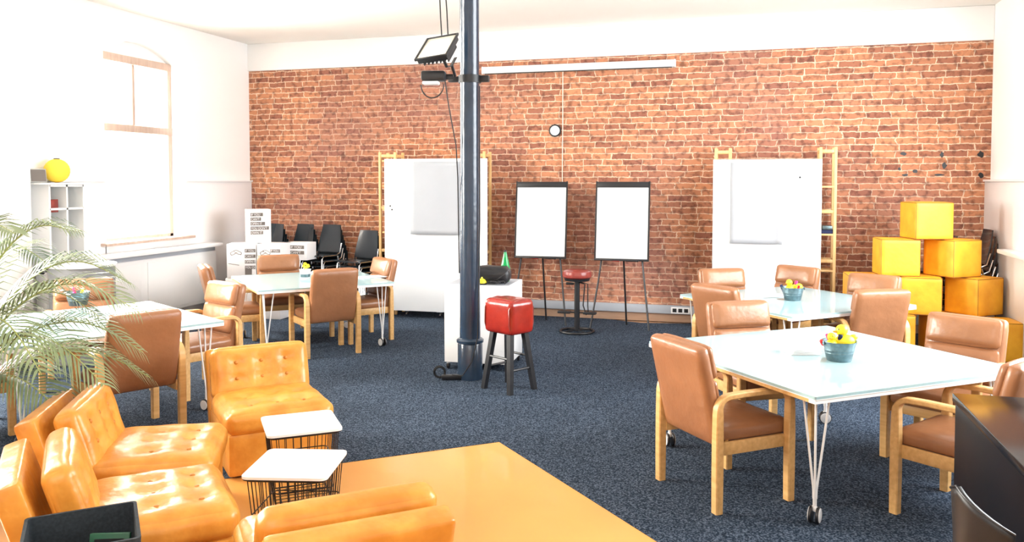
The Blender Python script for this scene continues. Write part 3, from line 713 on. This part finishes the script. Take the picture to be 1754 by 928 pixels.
# ------------------------------------------------------------------ yellow cubes
Sq = .408
def make_cube():
    t = thing('seat_cube', '', 'cube seat')
    B('cube').puff((0, 0, Sq / 2), (Sq, Sq, Sq - .002), .016, .003, 8, wr=.001).build('body', t)
    mb = B('seam')
    for z in (.006, Sq - .006): mb.tube([(x, y, z) for x, y in rrect(Sq - .001, Sq - .001, .016, 3)], .0032, 5, closed=True)
    for sx in (-1, 1):
        for sy in (-1, 1): mb.tube([(sx * (Sq / 2 - .005), sy * (Sq / 2 - .005), .01), (sx * (Sq / 2 - .005), sy * (Sq / 2 - .005), Sq - .01)], .0026, 5)
    mb.build('piping', t)
    return t
cubes = [
 (1.93, 10.02, 3, 14, 'topmost yellow cube seat of the pyramid by the brick wall'),
 (1.62, 9.98, 2, 5, 'left yellow cube seat directly under the topmost one'),
 (2.20, 10.03, 2, 36, 'bright right yellow cube seat directly under the topmost one'),
 (1.86, 9.92, 1, -6, 'middle yellow cube seat of the third row down in the pyramid'),
 (2.42, 10.02, 1, 40, 'right yellow cube seat of the third row down in the pyramid'),
 (1.30, 9.98, 1, 2, 'left yellow cube seat of the third row, mostly hidden behind an armchair headrest'),
 (1.57, 9.88, 0, 4, 'left orange-shaded cube seat standing on the floor in the pyramid'),
 (2.12, 9.96, 0, 8, 'middle cube seat standing on the floor in the pyramid, behind an armchair headrest'),
 (2.54, 9.62, 0, 6, 'rightmost cube seat standing on the floor at the picture edge'),
]
c0 = make_cube()
for i, (x, y, lv, a, lab) in enumerate(cubes):
    o = c0 if i == 0 else copy_tree(c0)
    o.location = (x, y, .004 + lv * (Sq + .001)); o.rotation_euler[2] = R(a); o['label'] = lab; o['group'] = 'yellow cube seats in a pyramid'

# ------------------------------------------------------------------ black stacking chairs
def make_stack_chair():
    t = thing('stacking_chair', '', 'chair')
    def shellpart(name, rows):
        mb = B('shell'); bm = mb.bm; th = .012; nx = 8; top = []; bot = []
        for (y, z, hw, bow) in rows:
            r1 = []; r2 = []
            for i in range(nx + 1):
                u = -1 + 2 * i / nx
                r1.append((u * hw, y, z, bow * u * u))
            top.append(r1)
        # bow pushes the edges forward (+Y) for the back and up for the seat
        P_ = [[Vector((a, b + (c_ if name == 'backrest' else 0), z + (0 if name == 'backrest' else c_))) for a, b, z, c_ in r] for r in top]
        off = Vector((0, -th, 0)) if name == 'backrest' else Vector((0, 0, -th))
        A = [[bm.verts.new(p) for p in r] for r in P_]; D = [[bm.verts.new(p + off) for p in r] for r in P_]
        nr = len(A)
        for j in range(nr - 1):
            for i in range(nx):
                bm.faces.new((A[j][i], A[j][i + 1], A[j + 1][i + 1], A[j + 1][i])); bm.faces.new((D[j + 1][i], D[j + 1][i + 1], D[j][i + 1], D[j][i]))
            bm.faces.new((A[j][0], A[j + 1][0], D[j + 1][0], D[j][0])); bm.faces.new((A[j + 1][nx], A[j][nx], D[j][nx], D[j + 1][nx]))
        for i in range(nx):
            bm.faces.new((A[0][i + 1], A[0][i], D[0][i], D[0][i + 1])); bm.faces.new((A[-1][i], A[-1][i + 1], D[-1][i + 1], D[-1][i]))
        return mb.build(name, t)
    shellpart('seat', [(-.20, .455, .20, .004), (-.10, .448, .205, .004), (.05, .452, .205, .002), (.17, .455, .20, 0), (.205, .445, .195, 0)])
    shellpart('backrest', [(-.185, .47, .21, .012), (-.205, .55, .208, .014), (-.235, .68, .195, .016), (-.262, .80, .175, .018), (-.27, .86, .165, .018)])
    fr = B('chrome')
    for sx in (-1, 1):
        fr.tube([(sx * .235, .22, 0), (sx * .205, .175, .40), (sx * .20, .14, .432), (sx * .20, -.12, .432), (sx * .205, -.19, .47), (sx * .205, -.225, .60)], .010, 8)
        fr.tube([(sx * .235, -.24, 0), (sx * .205, -.14, .425)], .010, 8)
    fr.tube([(-.2, .10, .43), (.2, .10, .43)], .009, 6); fr.tube([(-.2, -.10, .43), (.2, -.10, .43)], .009, 6)
    fr.build('frame', t)
    return t
k0 = make_stack_chair(); first = True
stacks = [(-6.78, 10.42, -112, 6, 'the stack behind the cartons'), (-6.30, 10.45, -108, 6, 'the stack just right of the cartons'), (-5.84, 10.42, -104, 6, 'the stack second from the left whiteboard'),
          (-5.28, 10.46, -106, 5, 'the stack next to the left whiteboard'), (2.05, 10.52, -172, 6, 'the stack hidden behind the yellow cubes'), (2.42, 10.52, -178, 7, 'the stack in the right room corner')]
words = ['bottom', 'second', 'third', 'fourth', 'fifth', 'sixth', 'seventh']
for x, y, phi, n, where in stacks:
    for k in range(n):
        o = k0 if first else copy_tree(k0); first = False
        f = Vector((math.cos(R(phi)), math.sin(R(phi))))
        sh = (k - (n - 1)) * .028
        o.location = (x + f.x * sh, y + f.y * sh, .004 + k * .075); o.rotation_euler[2] = R(phi - 90)
        pos = 'topmost' if k == n - 1 else (words[k] + (' lowest' if k else ''))
        o['label'] = 'black stacking chair, %s in %s' % (pos, where); o['group'] = 'black chairs in stacks'

# ------------------------------------------------------------------ printed cartons
def text_mesh(name, s, size, mn, parent, loc, rz=0, squeeze=1):
    cu = bpy.data.curves.new(name, 'FONT'); cu.body = s; cu.size = size; cu.align_x = 'LEFT'; cu.extrude = .0004
    tmp = bpy.data.objects.new(name, cu); C.objects.link(tmp)
    dg = bpy.context.evaluated_depsgraph_get(); me = bpy.data.meshes.new_from_object(tmp.evaluated_get(dg))
    bpy.data.objects.remove(tmp); me.materials.clear(); me.materials.append(M[mn])
    for v in me.vertices: v.co = Vector((v.co.x * squeeze, -v.co.z, v.co.y))
    o = bpy.data.objects.new(name, me); C.objects.link(o); o.parent = parent; o.location = loc; o.rotation_euler[2] = rz
    return o
LINES = ["IF YOU", "CAN'T", "OPEN IT", "YOU DON'T", "OWN IT"]
def text_block(t, x, z, wd, y, rz=0, side=None):
    for k, s in enumerate(LINES):
        w_ = wd * len(s) / 9 * 1.05 + .01
        zz = z - k * .062
        if side is None:
            p = B('print').box((x + w_ / 2, y, zz), (w_, .003, .046)).build('printed_band', t)
            text_mesh('lettering', s, .045, 'carton', p, (x + .006, y - .0025, zz - .016), squeeze=(w_ - .012) / (.045 * .66 * len(s)))
def brain(t, x, z, y):
    mb = B('print'); a = [(x + .07 * math.cos(R(q)) * (1 + .06 * math.sin(R(q * 5))), y, z + .045 * math.sin(R(q)) * (1 + .1 * math.cos(R(q * 4)))) for q in range(-20, 215, 12)]
    mb.tube(a + [(x - .03, y, z - .01), (x, y, z + .01), (x + .03, y, z - .005), (x + .068, y, z - .012)], .004, 5)
    mb.tube([(x - .03, y, z + .04), (x - .01, y, z + .018), (x + .03, y, z + .02)], .003, 5)
    mb.build('printed_drawing', t)
def carton(x, y, z, a, w_, d_, h, lab, kind):
    t = thing('carton', lab, 'box', (x, y, z), a, 'printed white cartons stacked by the left wall')
    B('carton').box((0, 0, h / 2), (w_, d_, h), bev=.004).build('box', t)
    fy = -d_ / 2 - .002
    if kind == 'text':
        text_block(t, -w_ / 2 + .04, h - .07, w_ - .09, fy)
        mb = B('trunk')
        for k in range(3): mb.box((0, fy, .07 - k * .012 + .03), (w_ * .6, .002, .004))
        mb.build('small_print', t)
    elif kind == 'brain':
        brain(t, -w_ / 2 + .12, h - .13, fy)
        for k, s in enumerate(LINES[:4]):
            zz = h - .09 - k * .075
            p = B('print').box((w_ / 2 - .075, fy, zz), (.14, .003, .045)).build('printed_band', t)
            text_mesh('lettering', s, .042, 'carton', p, (w_ / 2 - .14, fy - .0025, zz - .014), squeeze=.9)
        mb = B('print'); mb.tube([(-w_ / 2 + .02, fy, .20), (-w_ / 2 + .16, fy, .175)], .004, 5); mb.box((w_ / 2 - .10, fy, .09), (.09, .003, .09)); mb.build('printed_mark', t)
    elif kind == 'wide':
        for j, s in enumerate(('IF YOU', "CAN'T")):
            p = B('print').box((.03, fy, h - .06 - j * .075), (w_ * .62, .003, .048)).build('printed_band', t)
            text_mesh('lettering', s, .045, 'carton', p, (.03 - w_ * .27, fy - .0025, h - .076 - j * .075), squeeze=1.2)
    return t
carton(-6.62, 9.74, .56, 24, .38, .38, .46, 'left white carton with printed outline drawing in the middle layer', 'brain')
carton(-6.21, 9.86, .56, 6, .34, .38, .46, 'right white carton with printed outline drawing in the middle layer', 'brain')
carton(-6.50, 9.90, 1.022, 40, .31, .31, .46, 'topmost white carton with five printed lines', 'text')
carton(-5.98, 10.12, .78, 0, .36, .26, .24, 'flat white carton with two printed bands behind the middle layer', 'wide')
carton(-6.62, 9.74, .0045, 20, .40, .40, .553, 'plain white carton at floor level under the left one', 'plain')
carton(-6.21, 9.86, .0045, 2, .36, .40, .553, 'plain white carton at floor level under the right one', 'plain')

# ------------------------------------------------------------------ left wall cabinet, lantern, tablet, drum
t = thing('glass_cabinet', 'white display cabinet with grey back panels standing on the ledge by the window', 'cabinet', (-7.17, 7.16, 1.0115))
w_, d_, h = .46, .24, .82
mb = B('white')
for y in (-w_ / 2, 0, w_ / 2): mb.box((0, y, h / 2), (d_, .022, h))
for z in (.012, h - .26, h - .012): mb.box((0, 0, z), (d_, w_, .022))
mb.box((.0, 0, h + .01), (d_ + .06, w_ + .16, .02), bev=.004); mb.build('case', t)
B('shade').box((-.11, 0, h / 2), (.012, w_ - .02, h - .03)).build('back_panel', t)
tag(B('oxblood').box((-7.12, 7.045, 1.605), (.03, .10, .14), bev=.004).build('photo_card'), 'small reddish card standing in the upper left of the display cabinet', 'card')
t = thing('paper_lantern', 'round yellow paper lantern resting on the display cabinet', 'lantern', (-7.17, 7.15, 1.853))
mb = B('lamp'); prof = []
for k in range(25):
    a = -math.pi / 2 + math.pi * k / 24; r = .128 * math.cos(a) * (1 + (.02 if k % 2 else 0)); prof.append((max(r, .012), .128 + .128 * math.sin(a)))
mb.lathe(prof, 28); mb.build('shade', t)
B('black').lathe([(.03, .252), (.03, .262), (.0, .264)], 14).build('top_ring', t)
t = thing('picture_frame', 'small dark leaning picture beside the yellow lantern', 'picture frame', (-7.17, 6.91, 1.853), 78)
Tp = Matrix.Rotation(R(-8), 4, 'X')
B('shade').box((0, 0, .075), (.18, .012, .145), T=Tp, bev=.003).build('frame', t); B('print').box((0, -.008, .075), (.16, .004, .125), T=Tp).build('picture', t)
t = thing('drum_table', 'grey drum with white rim standing by the left wall behind the near left table', 'drum', (-6.62, 6.90, .004))
B('drum').lathe([(.30, .0), (.31, .01), (.31, .30), (.318, .31), (.31, .32), (.31, .70), (.318, .71), (.31, .72), (.31, .985), (.0, .985)], 40).build('body', t)
B('white').lathe([(.312, .985), (.325, .985), (.325, 1.01), (.312, 1.015), (0, 1.015)], 40).build('rim', t)

# ------------------------------------------------------------------ things on tables
def bucket(x, y, deg, lab, pale=False):
    t = thing('bucket', lab, 'bucket', (x, y, ZT), deg)
    n = 28
    B('zinc').lathe([(.0, .002), (.068, .0), (.070, .004), (.079, .045), (.0805, .047), (.080, .051), (.0835, .064), (.085, .066), (.0845, .070), (.094, .112), (.098, .114), (.098, .118), (.092, .117), (.078, .052), (.066, .008), (.0, .008)], n).build('pail', t)
    t.scale = (1.08, 1.08, 1.05)
    for sx in (-1, 1): B('zinc').box((sx * .097, 0, .108), (.008, .03, .024), bev=.003).build('handle_lug', t)
    return t
def duck(x, y, z, deg, lab, s=1):
    t = thing('rubber_duck', lab, 'rubber duck', (x, y, z), deg)
    b = B('yellow').sphere((0, 0, .035 * s), .045 * s, sc=(1.15, .9, .8)).sphere((-.045 * s, 0, .055 * s), .016 * s, sc=(1.4, .8, 1)); b.build('body', t)
    hd = B('yellow').sphere((.018 * s, 0, .092 * s), .030 * s).build('head', t)
    B('beak').sphere((.050 * s, 0, .086 * s), .012 * s, sc=(1.2, 1, .45)).build('beak', hd)
    mb = B('black')
    for sy in (-1, 1): mb.sphere((.040 * s, sy * .015 * s, .100 * s), .004 * s, u=8, v=6)
    mb.build('eye', hd)
    return t
def marker(x, y, z, mn, lab, tilt=(20, 0), L=.12, r=.009, cap='white'):
    t = thing('marker', lab, 'marker', (x, y, z))
    T = Matrix.Rotation(R(tilt[0]), 4, 'Y') @ Matrix.Rotation(R(tilt[1]), 4, 'X')
    B(cap).lathe([(r, 0), (r, L * .68), (r * .9, L * .7)], 12, T=T).build('barrel', t)
    B(mn).lathe([(r * 1.08, L * .66), (r * 1.08, L * .97), (r * .8, L)], 12, T=T).build('cap', t)
    return t
bx, by = .575, 5.51
bucket(bx, by, 20, 'small zinc bucket of ducks and pens on the near right table')
duck(bx + .035, by + .01, ZT + .075, 200, 'larger yellow rubber duck in the bucket on the near right table', 1.25)
duck(bx - .045, by - .02, ZT + .075, 250, 'smaller yellow rubber duck low at the left rim of the near right bucket', .85)
marker(bx - .03, by + .03, ZT + .05, 'pink', 'pink capped marker in the near right bucket', (-22, 8), .12)
marker(bx - .01, by - .01, ZT + .05, 'navy', 'navy capped marker in the near right bucket', (8, 6), .12, .013)
marker(bx + .005, by + .045, ZT + .05, 'beak', 'orange capped marker in the near right bucket', (2, -8), .11)
marker(bx - .065, by + .01, ZT + .045, 'redp', 'red capped marker at the left rim of the near right bucket', (-30, 22), .10, .011)
bx, by = .435, 8.20
bucket(bx, by, 0, 'small zinc bucket of toys and pens on the far right table')
duck(bx - .02, by, ZT + .075, 220, 'yellow rubber duck standing up in the far right bucket', 1.0)
tag(B('yellow').sphere((bx + .055, by - .01, ZT + .125), .036).build('ball'), 'yellow ball at the right rim of the far right bucket', 'ball')
marker(bx - .07, by, ZT + .05, 'navy', 'blue capped marker at the left rim of the far right bucket', (-22, 0), .10, .013, 'navy')
marker(bx + .02, by + .03, ZT + .05, 'pink', 'thick pink marker in the far right bucket', (6, -6), .13, .014, 'pink')
marker(bx + .03, by - .03, ZT + .05, 'redp', 'red capped marker before the pink one in the far right bucket', (14, 10), .10, .011)
t = thing('cup', 'white cup of daffodil-yellow blooms on the far left table', 'cup', (-4.94, 8.47, ZT)); B('white').lathe([(.0, .0), (.05, 0), (.066, .10), (.070, .105), (.066, .105), (.05, .02), (0, .02)], 24).build('body', t)
B('zinc').lathe([(.054, .015), (.0595, .05), (.0595, .052), (.055, .015)], 24, cap=False).build('band', t)
t = thing('flower_bunch', 'bunch of small yellow flowers in the white cup on the far left table', 'flowers', (-4.94, 8.47, ZT + .04))
mb = B('stem'); mb2 = B('yellow')
for dx, dy, dz in ((0, 0, .13), (.025, .02, .11), (-.025, .01, .10), (.02, -.03, .09), (.04, 0, .10)):
    mb.tube([(0, 0, .0), (dx * .6, dy * .6, dz * .6), (dx, dy, dz)], .003, 5); mb2.sphere((dx, dy, dz), .021, sc=(1, 1, .8), u=10, v=6)
mb.build('stem', t); mb2.build('bloom', t)
for j, (dx, dy, a) in enumerate(((0, 0, 0),)):
    t = thing('notepad', 'stack of white sheets on the near right table left of the bucket', 'notepad', (.36, 5.67, ZT), 22)
    mb = B('sheet')
    for k in range(8): mb.box((.004 * (k % 3), .003 * k, .003 + .0062 * k), (.20, .16, .004), T=Matrix.Rotation(R(2.5 * (k - 2)), 4, 'Z'))
    mb.build('sheets', t)
tag(B('sheet').box((0, 0, .004), (.30, .21, .006)).build('paper_stack', loc=(.24, 8.42, ZT + .0), rz=R(30)), 'flat white papers on the far right table left of its bucket', 'paper')
tag(B('sheet').box((0, 0, .004), (.30, .21, .006)).build('paper_stack', loc=(-4.25, 8.78, ZT), rz=R(50)), 'flat white papers at the right end of the far left table', 'paper')
t = thing('bucket', '', 'bucket', (0, 0, 0)); bpy.data.objects.remove(t)
bx, by = -5.86, 6.05
bucket(bx, by, 0, 'small zinc bucket on the near left table beside the palm tips')
marker(bx - .02, by, ZT + .04, 'pink', 'pink capped marker in the near left bucket', (-12, 0), .13, .012, 'pink')
marker(bx + .03, by, ZT + .04, 'yellow', 'yellow marker in the near left bucket', (12, 0), .12, .012, 'yellow')

# ------------------------------------------------------------------ wall sockets
for x, n, lab in ((-.82, 3, 'white triple wall socket on the grey duct left of the right tables'), (-.50, 1, 'white single wall socket on the grey duct, right of the triple one')):
    t = thing('wall_socket', lab, 'socket', (x, YB - .072, .165))
    B('plate').box((0, 0, 0), (.075 * n + .02, .012, .085), bev=.003).build('plate', t)
    for k in range(n): B('black' if n > 1 else 'white').box(((k - (n - 1) / 2) * .075, -.007, 0), (.052, .006, .05), bev=.002).build('outlet', t)

# broken pits in the brick wall
for i, (x, z, a, b) in enumerate(((1.843, 2.206, .05, .035), (2.27, 2.19, .035, .05), (2.30, 2.06, .04, .06), (2.694, 2.19, .055, .06), (2.699, 1.94, .05, .05), (1.867, 1.942, .05, .025), (2.243, 1.945, .09, .02), (1.80, 2.02, .03, .03), (1.98, 1.99, .05, .04))):
    mb = B('black'); rr = random.Random(i); mb.loft([[(x + a * (1 + .3 * rr.uniform(-1, 1)) * s_ * math.cos(q), YB - .012 + yy, z + b * (1 + .3 * rr.uniform(-1, 1)) * s_ * math.sin(q)) for q in [2 * math.pi * k / 10 for k in range(10)]] for s_, yy in ((.62, 0), (.6, .01))])
    struct(mb.build('wall_back_pit'))

# ------------------------------------------------------------------ charcoal bin
t = thing('felt_bin', 'open charcoal felt bin in the lower left corner', 'bin', (-2.37, 2.44, .004), 43)
s, h = .39, .575; th = .012
mb = B('felt')
o_ = rrect(s, s, .02, 3); i_ = rrect(s - 2 * th, s - 2 * th, .014, 3); ob_ = rrect(s * .9, s * .9, .02, 3); ib_ = rrect(s * .9 - 2 * th, s * .9 - 2 * th, .014, 3)
mb.loft([[(x, y, 0) for x, y in ob_], [(x, y, h) for x, y in o_], [(x, y, h) for x, y in i_], [(x, y, .02) for x, y in ib_]]); mb.build('body', t)
t = thing('bin_booklet', 'dark green booklet standing inside the charcoal bin', 'booklet', (-2.30, 2.44, .03), 20)
T = Matrix.Rotation(R(-14), 4, 'X')
B('dgreen').box((0, 0, .25), (.15, .02, .50), T=T, bev=.003).build('cover', t); B('black').box((0, -.011, .42), (.11, .003, .12), T=T).build('printed_patch', t)

# ------------------------------------------------------------------ black counter and stool, lower right
t = thing('black_counter', 'glossy black counter block in the lower right corner', 'counter', (1.57, 3.05, .004))
B('blackgloss').box((0, 0, .455), (1.38, 1.70, .91), bev=.004).build('body', t)
B('blacktop').box((0, 0, .928), (1.40, 1.72, .036), bev=.003).build('countertop', t)
t = thing('bar_stool', 'black bar stool with curved shell seat pushed against the black counter', 'stool', (.70, 2.52, .0025), -78)
mb = B('black'); bm = mb.bm; rings = []
for j in range(9):
    v = j / 8; row = []
    for i in range(13):
        a = R(200 + 140 * i / 12); rr_ = .135 + .012 * v
        row.append(Vector((rr_ * math.cos(a), rr_ * math.sin(a) * .9, .80 + .22 * v * (1 - .35 * abs(i - 6) / 6))))
    rings.append(row)
A = [[bm.verts.new(p) for p in r] for r in rings]
for j in range(8):
    for i in range(12): bm.faces.new((A[j][i], A[j][i + 1], A[j + 1][i + 1], A[j + 1][i]))
o = mb.build('backrest', t); sm = o.modifiers.new('thick', 'SOLIDIFY'); sm.thickness = .012
B('black').lathe([(.0, .775), (.12, .775), (.14, .79), (.14, .805), (.0, .80)], 28).build('seat', t)
B('steel').tube([Vector((.149 * math.cos(R(200 + 140 * i / 16)), .149 * math.sin(R(200 + 140 * i / 16)) * .9, 1.022 - .077 * abs(i - 8) / 8)) for i in range(17)], .0022, 6).build('rim', t)
for sx in (-1, 1):
    for sy in (-1, 1): B('steel').tube([(sx * .10, sy * .10, .78), (sx * .155, sy * .155, 0)], .011, 8).build('leg', t)
B('steel').tube([(x, y, .28) for x, y in rrect(.28, .28, .03, 3)], .008, 6, closed=True).build('foot_ring', t)

# ------------------------------------------------------------------ palm
t = thing('potted_palm', 'feathery potted palm arching in from the left picture edge', 'palm', (-4.62, 3.62, .004))
B('pot').lathe([(.0, 0), (.15, 0), (.20, .36), (.21, .37), (.19, .37), (.17, .33), (0, .33)], 28).build('pot', t)
B('soil').lathe([(.0, .332), (.178, .334), (.0, .345)], 20).build('soil', t)
rnd = random.Random(11)
def frond(az, L, h, base_z, droop):
    mb = B('leaf'); st = B('stem'); n = 22; pts = []
    d = Vector((math.cos(az), math.sin(az), 0))
    for k in range(n + 1):
        u = k / n
        pts.append(d * (L * .9 * (u ** 1.1)) + Vector((0, 0, base_z + h * math.sin(min(1, u * 1.15) * math.pi * .52) - max(0, droop - .13) * u ** 3)))
    st.tube(pts, [.008 * (1 - .8 * k / n) + .001 for k in range(n + 1)], 6)
    f = st.build('frond', t)
    side = Vector((-d.y, d.x, 0)); bm = mb.bm
    for k in range(3, n * 2):
        u = k / (n * 2); i = int(u * n); p = pts[i].lerp(pts[min(n, i + 1)], u * n - i); tg = (pts[min(n, i + 1)] - pts[max(0, i - 1)]).normalized()
        ll = (.34 * math.sin(math.pi * min(1, u * .85 + .12)) + .05) * (L / 1.1)
        for sg in (-1, 1):
            dr = (tg * .75 + side * sg * .75 + Vector((0, 0, .22))).normalized(); wv = tg.cross(dr).normalized().cross(dr) * .008
            q = [p, p + dr * ll * .35 + Vector((0, 0, -.0)), p + dr * ll * .7 + Vector((0, 0, -.04 * ll / .3)), p + dr * ll + Vector((0, 0, -.13 * ll / .3))]
            ws = (.45, 1, .7, .05); vv = [(bm.verts.new(a + wv * w2), bm.verts.new(a - wv * w2)) for a, w2 in zip(q, ws)]
            for (a, b), (c, d2) in zip(vv, vv[1:]): bm.faces.new((a, b, d2, c))
    o = mb.build('leaflets', f); o['kind'] = 'stuff'
for az, L, h, dr in ((-28, 1.0, .85, .55), (-8, 1.12, .95, .60), (10, 1.25, .80, .60), (22, 1.35, 1.05, .45), (36, 1.30, .80, .50), (52, 1.25, 1.15, .45), (70, 1.15, .95, .5), (95, 1.1, 1.2, .4), (-50, 1.0, 1.0, .5), (130, 1.0, 1.1, .5), (180, .8, 1.1, .4), (-5, .85, 1.35, .25), (28, .95, 1.30, .22), (48, 1.35, .58, .5), (0, 1.15, .55, .5)):
    frond(R(az), L, h, .35, dr)
